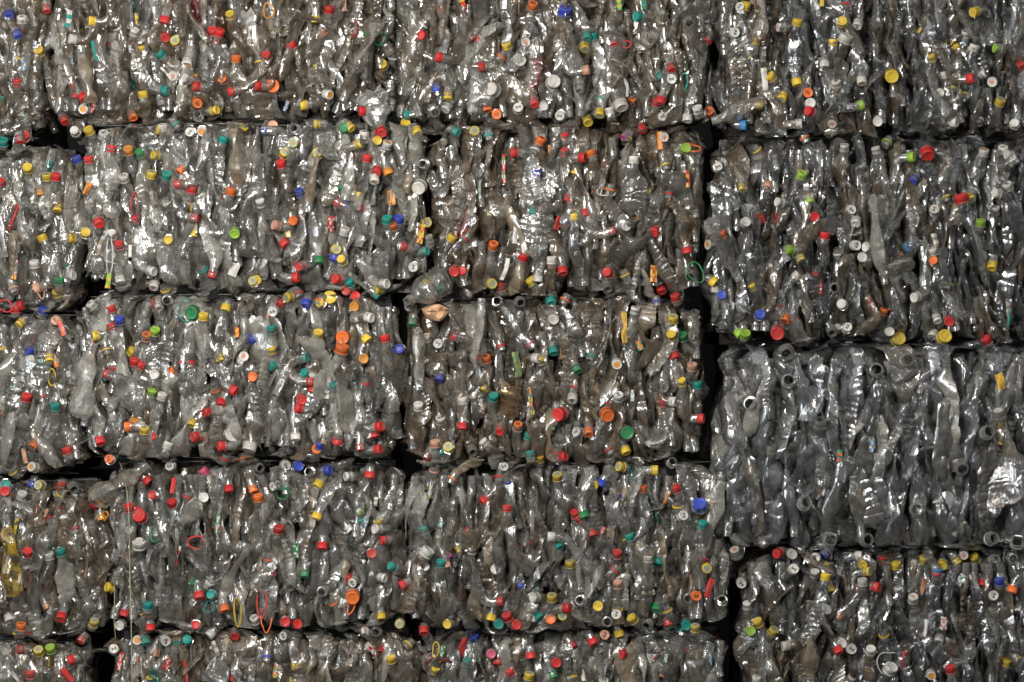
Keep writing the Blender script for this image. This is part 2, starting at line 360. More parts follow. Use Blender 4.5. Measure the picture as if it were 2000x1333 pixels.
# ---------------------------------------------------------------- bales
# name: left at top, left at bottom, right at top, right at bottom, top, bottom (photo pixels), depth offset, film mix, label
G = 'bales of crushed plastic bottles stacked in columns'
W1 = [('warm', 3), ('clear', 5), ('milky', 2), ('crinkle', 2), ('brown', 0.7)] + RARE
W2 = [('warm', 4), ('clear', 2), ('milky', 0.6), ('crinkle', 1), ('brown', 4.5)] + RARE
W0 = [('clear', 6), ('milky', 5), ('warm', 1.5), ('crinkle', 2), ('brown', 0.3)] + RARE
W3 = [('cool', 6), ('clear', 1), ('crinkle', 1), ('brown', 2.5), ('warm', 1)]
W4 = [('bluish', 6), ('cool', 3), ('clear', 3), ('milky', 0.6), ('warm', 1)]
BALES = {
 'A1': (-260, -260, 88, 62, -160, 262, 0.02, W2, 'grimy bottle bale in the top left corner, topmost of the left edge column'),
 'A2': (-260, -260, 150, 152, 290, 604, 0.01, W1, 'bottle bale with yellow and white caps, second from the top at the left edge'),
 'A3': (-260, -260, 140, 168, 618, 926, 0.0, W1, 'narrow strip of bottle bale at the left edge, third from the top'),
 'A4': (-260, -260, 196, 212, 944, 1242, 0.02, W2, 'darker bale at the left edge with yellow streaked film in it, fourth from the top'),
 'A5': (-260, -260, 166, 176, 1258, 1600, 0.02, W2, 'bale in the bottom left corner with a lime green cap on its upper edge'),
 'B1': (94, 92, 782, 720, -160, 236, 0.0, W2, 'bale at the top of the second column with a vertical yellow strip and orange caps'),
 'B2': (160, 174, 836, 826, 242, 566, -0.03, W0, 'bright bale with a yellow and red wrapper, second in the second column'),
 'B3': (146, 174, 784, 780, 578, 894, -0.03, W0, 'bale with red cap clusters and a large yellow cap on its top edge'),
 'B4': (200, 238, 790, 786, 906, 1232, 0.0, W1, 'bale with a thin cream cord hanging down its left end'),
 'B5': (204, 204, 812, 815, 1240, 1600, 0.02, W2, 'brownish bale at the bottom of the second column, cream cord over its left end'),
 'C1': (762, 788, 1388, 1376, -160, 250, 0.0, W2, 'bale at the top of the third column, white caps along its lower edge'),
 'C2': (848, 850, 1380, 1368, 246, 580, 0.0, W2, 'bale of tightly packed upright folds and red caps, second of the third column'),
 'C3': (794, 786, 1380, 1362, 586, 904, 0.01, W2, 'grimy brown bale with a tall green label strip, third of the third column'),
 'C4': (800, 792, 1400, 1432, 908, 1230, -0.01, W1, 'bale with a big blue cap near its upper right corner'),
 'C5': (826, 830, 1420, 1430, 1238, 1600, 0.02, W1, 'bale with red and pink caps at the bottom of the third column'),
 'D1': (1396, 1410, 2090, 2090, -160, 262, 0.0, W3, 'dark grey bale in the top right corner with one big yellow cap'),
 'D2': (1392, 1392, 2090, 2090, 270, 668, 0.0, W3, 'tall grey bale with a big red cap, second from the top at right'),
 'D3': (1412, 1402, 2090, 2090, 678, 1070, -0.01, W4, 'bale of large clear bottles without caps, open necks showing, at the right'),
 'D4': (1448, 1448, 2090, 2090, 1078, 1600, 0.01, W3, 'dark bale in the bottom right corner with many white and yellow caps'),
}
def px(x, y): return np.array([(x - 1000) * PX, 0.0, (666.5 - y) * PX])
def bounds(b, v):
    t = min(max((v - b[4]) / (b[5] - b[4]), 0), 1)
    return b[0] + (b[1] - b[0]) * t, b[2] + (b[3] - b[2]) * t
def make_box(b, rng):
    zt, zb = (666.5 - b[4]) * PX - 0.004, (666.5 - b[5]) * PX + 0.006
    off = rng.uniform(0, 32, 3)
    def box(V):
        nz = noise(np.stack([V[:, 0] * 9, V[:, 2] * 9, V[:, 1] * 3], -1) + off)
        n5 = noise(np.stack([V[:, 0] * 24, V[:, 2] * 8, V[:, 1] * 5], -1) + off)
        t = np.clip((zt - V[:, 2]) / (zt - zb), 0, 1)
        xl = (b[0] + (b[1] - b[0]) * t - 1000) * PX + nz[:, 0] * 0.034 + n5[:, 1] * 0.014 + 0.008; xr = (b[2] + (b[3] - b[2]) * t - 1000) * PX + nz[:, 1] * 0.034 + n5[:, 0] * 0.014 - 0.008
        ex = 0.055 * (1 - np.clip(np.minimum(V[:, 0] - xl, xr - V[:, 0]) / 0.11, 0, 1)) ** 2
        lz, hz = zb + nz[:, 2] * 0.016 + 0.008 + ex + n5[:, 0] * 0.008, zt + nz[:, 1] * 0.016 - 0.008 - ex + n5[:, 1] * 0.012
        k = 0.22
        x = np.where(V[:, 0] < xl, xl + (V[:, 0] - xl) * 0.35, np.where(V[:, 0] > xr, xr + (V[:, 0] - xr) * 0.35, V[:, 0]))
        z = np.where(V[:, 2] < lz, lz + (V[:, 2] - lz) * k, np.where(V[:, 2] > hz, hz + (V[:, 2] - hz) * k, V[:, 2]))
        d = np.minimum(np.minimum(x - xl, xr - x), np.minimum(z - lz, hz - z))
        yf = b[6] + nz[:, 2] * 0.020 + n5[:, 2] * 0.012 + 0.065 * (1 - np.clip(d / 0.085, 0, 1)) ** 2
        y = np.where(V[:, 1] < yf, yf + (V[:, 1] - yf) * 0.6, V[:, 1])
        return np.stack([x, y, z], -1)
    return box

CAPS = {}
def tile(ox, oy, txt):
    for key, x, y, d in re.findall(r'([A-Z])(\d+)\.(\d+)([a-z*]*)', txt):
        CAPS.setdefault('all', []).append((ox + int(x) * 2.5, oy + int(y) * 2.5, key, d))
tile(0, 0, """R36.10d B7.14d W17.12u Y69.17l B15.30d W54.31l Y28.37u Y110.35u R129.20d R130.31d Y137.32f T123.40 Y180.10u R166.22u R173.23u R168.32f
W107.23u T86.10 R13.61u T1.73 W146.52 W144.61l A150.59 R151.68l W135.60f T133.72r O173.61f O185.43u R178.73l R199.68l O155.82f Y171.86r N154.89f
Y112.71u W65.86f R67.79 R50.96 O104.93 W57.101f R18.104f R15.112d T0.107 Y69.100u W82.103 R90.114u G110.118u A102.116u Y120.122l Y122.102l W128.97u
W149.104f W159.104f T177.107u Y191.98 B58.121u Y22.130u N42.116u R70.122u Y16.40o R86.40o T140.102o""")
tile(500, 0, """Y47.19d R58.5u R50.9 O54.24u N75.21f G88.24u R26.33 R8.42u Y4.54o O14.68f* W59.75r Y34.83l R128.28f R80.88l R99.105f Y98.49f T115.90l Y117.95f
O145.11 R140.45l B140.69f Y195.33u Y150.79d W137.80o W134.16o N140.89f W147.87 W166.85l W183.70f* O188.90f O181.88 R173.53l Y165.25 R173.27 O188.49o Y161.2
Y45.98l G69.100f Y76.102 N30.101f P14.98f B4.103l W85.102 Y30.113f Y24.119u R20.126u R88.121u Y84.113r Y49.120f T159.105r Y171.102f Y96.111f N130.129f
Y127.106 W104.111 R198.120l T183.111o R72.119o G81.118o W107.39o""")
tile(1000, 0, """O17.2u B42.6u* W11.34f W6.47f* W33.64f* W25.84f W37.91f W5.84f R18.84d T59.32d T63.25 T95.14l R80.37d P61.55r T68.79 Y60.97d Y68.92d W76.84u
W82.90 W86.86d* R125.57d W124.63f T118.63 R114.77u R115.82d O94.76 W118.91f W144.83u W137.96d O154.86f R153.33 W177.6f Y191.29u W174.26f Y183.2u Y192.82f
Y199.58 N138.20f N53.73d R41.103u R41.116u O24.107 W119.108f L136.116f O61.117u R58.124r O74.125 W95.122u M86.109 W161.130f Y189.113o Z184.98r Y57.40
R103.103 Y89.113o W16.122o Y152.12o""")
tile(1500, 0, """W6.22l Y23.15u R60.9o Y57.17f W61.28u* Y50.31u W69.22 W44.54d W52.63u W73.67d L75.82r O31.73f W33.81f R29.87l Y23.68 Y10.79 Y0.58 W8.87f W27.97r
W50.98d W85.96f Y96.61f* Y158.11l W154.24u Y149.33 W161.35u L175.38l R160.62r W170.57r W174.65f Y152.79o W134.73f Y142.74o W138.55 Y127.42 W148.96r
W165.98o W192.96f R199.54 Y182.77 Y151.53o O32.112o W60.112u W84.114 L91.115o L114.123r R124.123d* W169.116u W184.114u W184.121l W194.124r N12.110""")
tile(0, 333, """R1.6u Y37.2u R45.2u A32.21d W38.25u W58.23d Y45.33d R56.34 Y32.50u Y52.53l W27.70u P26.93l G47.83u W58.82r Y43.93 R11.105u R18.105r B33.106
P12.97o W70.23u W62.37r W61.48l Y68.48f R80.44d W89.48u R94.56u Y133.55f Y121.1u T133.2u R138.12l W98.4u R152.12u R157.38r O183.14u R179.25 L185.51d W123.80r
W96.89d W120.93d Y128.89o R166.85d Y198.86f R106.35 W70.103 R86.105 R88.119u B94.114 R123.102 N131.102f W125.109 L123.123 O116.127u G151.112f* Y161.111u
Y176.111 W151.122 Y73.130l Y13.122 P43.117f R29.123 B199.130 T157.74o W194.19o O140.3""")
tile(500, 333, """B34.15u W4.23u R62.25l B70.31d R94.4d W93.11d W127.15f* G68.17 A105.5 W71.45u T103.36u B112.36u O107.41u P14.43l O29.40f R25.60 Y134.41f W134.50u
R113.59l T135.63r Y64.62f Y67.69f G50.74d W123.76f R61.85l R33.76l R35.84r Y1.86f T72.85 W104.89r Y137.84r O186.56 R155.80f R161.78f Y185.89f R190.88 Y155.50
T145.95 B154.64o B47.46 B61.72 R70.94f R78.98f Y92.94l T97.99 Y23.100l Y50.103f Y58.99f* W14.111f B39.107 T13.121u Y50.125u A77.107f W92.116r G122.122d
W132.128u R101.128u R152.130l N119.104f N188.102f R20.101 O68.131f* R89.125o R35.101o R74.17o R48.107o R168.50o""")
tile(1000, 333, """B18.4f Y48.4 T16.36d R43.26 B43.36 Y48.34u R57.37 R31.34o R81.47r W90.44f R110.50d Y121.1o R10.65u W31.67u Y17.62o B44.59l R28.73l R40.82d W20.88d
Y13.84 R73.79l R137.66d W94.91 R118.96 R127.96u N139.84f R143.33 O98.31o Y111.39o O67.22o W152.58l O162.47u W183.40f R194.40d Y180.17d B164.97f W159.97 Y160.89
B194.112f N75.94f Y186.88 L183.126u L180.130 N7.104f T31.105d O39.106o W33.117f W97.106u Y126.113u Y124.127u G133.127 P199.15 Y102.13o O78.10o R122.24o Y86.77o
B114.108o W112.36 L63.7""")
tile(1500, 333, """L27.1u W5.25l L33.27d R10.34 R36.37f R44.48u W65.31f W68.43d W54.60o L13.62l Y26.72d R38.75o W25.80 W69.59f W74.60l W73.68f N51.92f W56.104f R149.19u*
Y159.24d W174.18l W185.10u B112.10 W129.30u W177.28u L165.38u Y173.50o Y174.78d Z110.60f O103.63 O128.70f A131.35o W128.60 W112.100l O92.107 Y103.131f* W95.126f
R141.119d Y139.129f* W133.119 R7.128f* O13.119 R19.111o R7.111o W62.122f W56.127 N50.128f R170.130 L139.94o W129.131 Y141.26o""")
tile(0, 666, """Y0.4 B21.8l W24.15f T31.21d Y40.17d R23.41u R34.49o T44.48u R18.56 R53.82u W24.98f O25.84 R2.60 R83.25l R90.19 R107.13u R113.16 W122.26f L121.37u
W129.40 O134.27 O98.67l A107.60u Y115.66u W112.70d R81.81d O85.92f R123.78 W134.78u A119.87 Y150.67 R160.56l R173.51 R151.75l R160.79 R171.82l R132.91o R178.87o
W183.73f* W195.86d* W192.12f W193.18 O198.28f R187.40r Y106.6 R150.14 Y174.17 Y28.113f T3.112f R3.118f W17.118u B22.116 R45.112 Y47.116o T73.117 N58.117f
W132.98f K156.100 R117.112 R119.120f R101.127u R109.132f R134.124 R179.119 O199.119 W160.122f R148.117o O190.98o R71.132 Y86.12o R80.5o R145.22o O168.34o Y6.99o""")
tile(500, 666, """Y13.4u T42.13r T11.20l T37.24l O69.3u* A85.14f T62.32u B112.6f Y89.1 R47.32r R45.41 R37.46f R31.52l W32.78d W56.47 W88.72f O48.84f B51.78 R64.81d
R82.86d R100.66r R94.76 R99.84r R86.28o W142.2f O179.11u W127.48u B142.32 R161.70d Y150.82f R136.88 T145.90 N170.88f Y178.40 T186.41u R190.72d W176.77 P140.77
P176.56 W144.59u W161.43 N4.100f W24.98f B34.98f N41.102f B59.101r W69.106l R89.108d O2.119u W12.114l G24.121o R46.128o Y47.115 L82.132 W194.98f B196.105o
R189.112o O151.112o R176.127 R196.127u P140.97o R193.9o""")
tile(1000, 666, """W22.14r Y22.12 T33.11 G52.25d T60.17o W82.19f R50.34 R128.15d P141.17u Y132.29u T145.31u W83.41u R76.43o W47.48d W3.41r O5.64u R35.58l* O75.59f* T14.71
T14.85u W49.71l O60.74d G90.72f* R43.90r R36.82o Y90.89d R118.45 W129.48r W142.61 R151.61r N126.94f R79.90o Y21.89 Y82.98l Y35.103u Y115.101r R127.112u Y63.113f
B68.114 B80.117o B146.126f* Y129.124o O102.112 R49.132 N184.49f K18.6o""")
tile(1500, 666, "N14.11f* N15.30f* N83.22f* N108.15f* N171.70f W2.80o N29.125f N115.131f* W178.53u N40.60 N150.100f N190.60")
tile(0, 1000, """R22.29u W38.31u T47.28u A79.8d R109.2f* R40.10o R59.19o Y81.59l Y74.84u R47.85d O17.86u W7.87 A37.77 W41.74 W92.90f R96.83 Y111.87o R117.94d T117.69u
R157.68d T165.64f G152.53 W165.54 O177.78d R153.88f W109.22u* O100.30o R12.108l Y29.107u L38.105u R52.117l R23.124 R60.104 W89.107f W106.101f T114.105 W130.102f
T137.102 T145.100f W161.99 R183.99f R130.120 Y117.128 W198.82 R170.18o T168.6o Y11.90o R23.90o""")
tile(500, 1000, """R19.10u Y47.6d W22.17o Y94.5 T83.10 W92.13l R97.22l R91.32f T104.41l W102.52r R75.50 W75.56f O76.67f* Y98.85 R23.86f R33.88f N27.59f N51.62f W75.16
R52.30 O10.32o G38.52 Y112.88f R112.59l R131.97d W130.34f W132.42f T145.36u M152.37 P149.44d T144.7 T130.11 T132.46 R165.12 R175.15 W169.26u W187.44f Y161.32
W136.28* R194.69r R195.79 T190.88f Y183.86 Y149.88f W149.70 W20.98f W81.95l P86.95f N93.95f W92.104 Y55.96o R96.112 Y105.112u Y29.131 Y32.125 B170.97 T165.115
K184.111f R188.121 R197.123 Y141.122 B8.119o Y115.108o O58.67o R12.43o""")
tile(1000, 1000, """R50.2 G57.5d R64.20 T91.16 Y90.24 R82.30 R84.41o T38.29 W27.19l R9.20o Y45.37 W106.32u Y107.39 T113.42 Y31.63u W15.66l B9.60 R46.74r P82.53 N52.68f
Y67.73f W81.79f Y92.81 G112.78 Y39.81f O30.83f R4.88f T23.84 W15.87 N74.85f N104.89f R123.90d T136.89f T134.96 Y143.87u N137.67f O144.65f T149.6u R151.40 Y152.44f
W199.28 W180.57f W184.70u Y191.84 L187.93f W174.29 N163.67f Y101.24 W134.2f W28.102 W64.97 P73.97f Y85.100 R49.108 R65.105 R84.112l R15.116 R35.118f Y14.125u
R133.104o N116.110 R0.123 G33.131 Y48.127 W72.131 W192.128 Y13.54o T23.58o Y82.71o Y119.72o""")
tile(1500, 1000, """W20.34f R6.34l W20.44f W37.36f B43.36 Y46.39 W37.45u Y45.47u W75.35r Y74.42f Y80.46r W73.51u O71.62f* R87.59r W93.62o W102.58 W113.65u R91.35 Y101.39
W119.36o Y124.35 Z132.43u Y136.43f R132.51d W154.35f Y162.35 Y150.42 W176.65f W184.58 O190.64 N179.37f N192.37f Y49.64 W46.76f Y56.75 W75.81f O59.84 W10.105l
R56.111d W58.103f W65.107f W80.105u W133.103 R141.119u W67.129 W60.132 Y78.128 W127.128f W97.120u* Y20.108 Y6.91 Y90.92o Y197.117 Y188.115 W196.80 N176.20f
N194.22f N48.21f N78.21f W144.20 B181.51 R168.60""")

def bale_of(x, y):
    best, bd = None, 1e9
    for k, b in BALES.items():
        l, r = bounds(b, y)
        dx = max(l - x, 0, x - r); dy = max(b[4] - y, 0, y - b[5])
        d = dx * dx + dy * dy
        if d < bd: bd, best = d, k
    return best
per = {k: [] for k in BALES}
for c in CAPS['all']: per[bale_of(c[0], c[1])].append(c)

def pick(mix):
    tot = sum(q for _, q in mix); r = random.random() * tot
    for n_, q in mix:
        r -= q
        if r <= 0: return FILMS[n_]
    return FILMS[mix[0][0]]
DIRS = {'u': (0, 0, 1), 'd': (0, 0, -1), 'l': (-1, 0, 0), 'r': (1, 0, 0)}
SEG, ROWS = 24, 54
LSEG, LROWS = 12, 18

def add_bottle(root, base, p0, a, b, key, d, mat, box, rng, L, R, flat, kind, roll, name='bottle', hinge=1.0, parent=True):
    hinge = 0.45 if R > 0.0375 else hinge
    V, n = bottle_verts(p0, a, b, roll, L, R, flat, kind, SEG, ROWS, box, rng, hinge, 1.36 if R > 0.0375 else 1.0, 0.6 if R > 0.0375 else 1.0)
    c = V.mean(0)
    o = link(name, bottle_mesh(V - c, n, SEG, mat, True), root, tuple(c - base))
    if key and key != 'N':
        big = '*' in d
        if 'o' in d:
            q = link('neck_ring', get_ring(key), o); orient(q, a, tuple(p0 - np.array(a) * 0.015 - c), rng.uniform(0, 6))
        else:
            mark = None; rr = random.random()
            if key == 'Y': mark = 'wheel' if rr < 0.5 else None
            elif key == 'W': mark = 'm' if rr < 0.3 else ('x' if rr < 0.45 else ('disc' if rr < 0.55 else None))
            elif key == 'O': mark = 'lot' if rr < 0.7 else None
            elif key == 'P': mark = 'm' if rr < 0.5 else None
            if big: mark = None
            q = link('cap', get_cap(key, mark, big, rng.random() < 0.3), o); q['label'] = CAPN[key] + ' screw cap'
            orient(q, a, tuple(p0 - np.array(a) * 0.0145 + np.array(a) * 0.0 - c), rng.uniform(0, 6))
    return o

# wrappers, handles and other bits pressed into the bales: x, y, width, height, tilt, colours
def strip_mesh(wd, ht, cols, rng, thick=0.0012):
    nx, nz = 6, max(8, int(ht / 0.006))
    V = []; mats = [CAPM[c] for c in cols]; off = rng.uniform(0, 30, 3)
    for s in (0, 1):
        for j in range(nz + 1):
            for i in range(nx + 1):
                V.append([(i / nx - 0.5) * wd, s * thick, (j / nz - 0.5) * ht])
    V = np.array(V); n_ = noise(V * np.array([60, 1, 30]) + off)
    V[:, 1] += n_[:, 1] * 0.008 + 0.35 * (V[:, 0] ** 2) / max(wd, 1e-3) * 2; V[:, 0] += noise(np.stack([V[:, 2] * 25, V[:, 2] * 0, V[:, 2] * 0], -1) + off)[:, 0] * 0.006
    F = []; mi = []
    st = nx + 1; top = (nx + 1) * (nz + 1)
    nb = max(1, len(cols) * 2)
    for j in range(nz):
        for i in range(nx):
            a = j * st + i; F.append([a, a + 1, a + 1 + st, a + st]); F.append([top + a, top + a + st, top + a + 1 + st, top + a + 1])
            m = (int(j / nz * nb) + (1 if (i in (2, 3) and len(cols) > 2) else 0)) % len(cols); mi += [m, m]
    for j in range(nz):
        for i in (0, nx):
            a = j * st + i; F.append([a, a + st, top + a + st, top + a]); mi.append(0)
    return mesh_np('wrapper', V, F, None, mats, mi, True)
def loop_mesh(rx, rz, key, rng, tube=0.0022, wob=0.15, start=0.0, end=1.0):
    n_, k = 40, 6; V = []; F = []
    ph = rng.uniform(0, 6, 3)
    closed = end - start > 0.99
    for i in range(n_):
        t = (start + (end - start) * i / (n_ if closed else n_ - 1)) * 2 * math.pi
        q = 1 + wob * math.sin(2 * t + ph[0]) + wob * 0.6 * math.sin(3 * t + ph[1])
        c = np.array([rx * q * math.cos(t), 0.01 * math.sin(t + ph[2]), rz * q * math.sin(t)])
        o = unit(np.array([math.cos(t), 0, math.sin(t)]))
        for j in range(k):
            u = j / k * 2 * math.pi; V.append(c + o * tube * math.cos(u) + np.array([0, tube * 1.6 * math.sin(u), 0]))
    for i in range(n_ if closed else n_ - 1):
        for j in range(k):
            a = i * k + j; b = i * k + (j + 1) % k; c2 = ((i + 1) % n_) * k + (j + 1) % k; d = ((i + 1) % n_) * k + j
            F.append([a, b, c2, d])
    return mesh_np('handle_loop', V, F, None, (CAPM[key],), None, True)
STRIPS = [(617, 105, 11, 66, 0.05, 'Y'), (135, 38, 12, 40, -0.25, 'TW'), (184, 100, 9, 50, 0.35, 'T'), (175, 370, 14, 30, -0.4, 'AOA'), (379, 414, 9, 44, 0.1, 'GYR'),
 (702, 388, 22, 26, 0.05, 'YWY'), (703, 408, 22, 18, 0.05, 'RRA'), (765, 388, 22, 34, 0.1, 'AAA'), (823, 458, 14, 44, -0.25, 'YRY'), (1275, 535, 17, 38, -0.12, 'YRA'),
 (1217, 640, 13, 70, 0.05, 'YAY'), (1010, 712, 16, 58, 0.15, 'FHF'), (985, 330, 8, 66, 0.05, 'RWGR'), (1038, 785, 9, 60, 0.05, 'YTR'), (1208, 10, 12, 26, 0, 'GLY'),
 (1260, 8, 12, 30, 0, 'GT'), (565, 450, 12, 34, 0.1, 'YWY'), (1597, 560, 18, 34, 0.05, 'RWR'), (1952, 745, 20, 38, 0.4, 'YAY'), (1951, 842, 11, 62, 0.0, 'YYW'),
 (842, 955, 9, 44, -0.3, 'YWZ'), (898, 820, 10, 34, 0.25, 'W'), (460, 528, 22, 30, -0.4, 'W'), (218, 550, 12, 34, -0.2, 'YL'), (25, 1045, 8, 80, -0.3, 'Y'), (12, 1090, 14, 40, 0.1, 'YA'),
 (578, 1075, 16, 34, 0.15, 'GWG'), (348, 1085, 8, 44, -0.2, 'RW'), (1870, 405, 18, 22, 0.2, 'YWY'), (1640, 890, 13, 28, 0.0, 'OG'), (1330, 300, 0, 0, 0, ''), (682, 90, 6, 44, -0.25, 'WGA'),
 (1605, 5, 10, 20, 0, 'Y'), (903, 5, 14, 22, 0.2, 'YR'), (1290, 275, 12, 40, 0.15, 'AOA'), (1340, 350, 9, 40, 0, 'AR'), (1843, 1218, 14, 28, 0.05, 'WRW'), (463, 375, 9, 24, -0.3, 'W'),
 (30, 760, 11, 46, -0.05, 'WTGW'), (120, 640, 14, 40, 0.3, 'KOP'), (1885, 80, 16, 26, 0, 'TWZ'), (538, 1310, 14, 34, 0.1, 'GYRW'), (1762, 1290, 12, 44, -0.15, 'R'), (728, 1270, 8, 40, 0.5, 'RW'),
 (990, 200, 0, 0, 0, ''), (1248, 675, 14, 24, 0.4, 'TAO'), (672, 8, 12, 34, 0.1, 'P'), (462, 650, 14, 24, 0.2, 'OYR')]
LOOPS = [(525, 22, 9, 16, 'A', 0.1), (690, 58, 12, 17, 'R', 0.1), (742, 78, 9, 12, 'G', 0.3), (1222, 88, 10, 6, 'R', -0.3), (1352, 290, 11, 17, 'O', -0.5), (1183, 375, 15, 9, 'W', 0.0),
 (25, 425, 8, 26, 'R', 0.1), (512, 1180, 9, 28, 'R', -0.15), (522, 1205, 9, 32, 'O', 0.1), (851, 1270, 8, 12, 'Y', 0.2), (1358, 532, 13, 20, 'G', -0.2), (1735, 1295, 20, 24, 'W', 0.3),
 (78, 560, 7, 26, 'P', -0.2), (10, 598, 12, 12, 'R', 0.4), (266, 400, 6, 26, 'R', 0.0), (218, 500, 7, 40, 'W', 0.1), (1333, 165, 6, 22, 'T', 0), (103, 738, 6, 16, 'Y', 0), (465, 1195, 5, 26, 'Y', 0),
 (385, 1060, 14, 14, 'R', 0), (230, 55, 9, 6, 'W', 0), (365, 608, 14, 20, 'T', 0.0), (688, 1178, 6, 22, 'O', 0.1), (205, 1008, 8, 10, 'A', 0.2), (410, 1185, 12, 10, 'T', 0.3), (308, 1045, 9, 16, 'G', 0.3),
 (550, 960, 14, 16, 'G', 0.2), (1000, 850, 0, 0, 'G', 0), (1970, 620, 6, 20, 'T', 0.2), (1178, 765, 0, 0, 'G', 0), (1125, 370, 0, 0, 'G', 0), (738, 270, 9, 14, 'R', 0.3), (1390, 8, 0, 0, 'G', 0)]

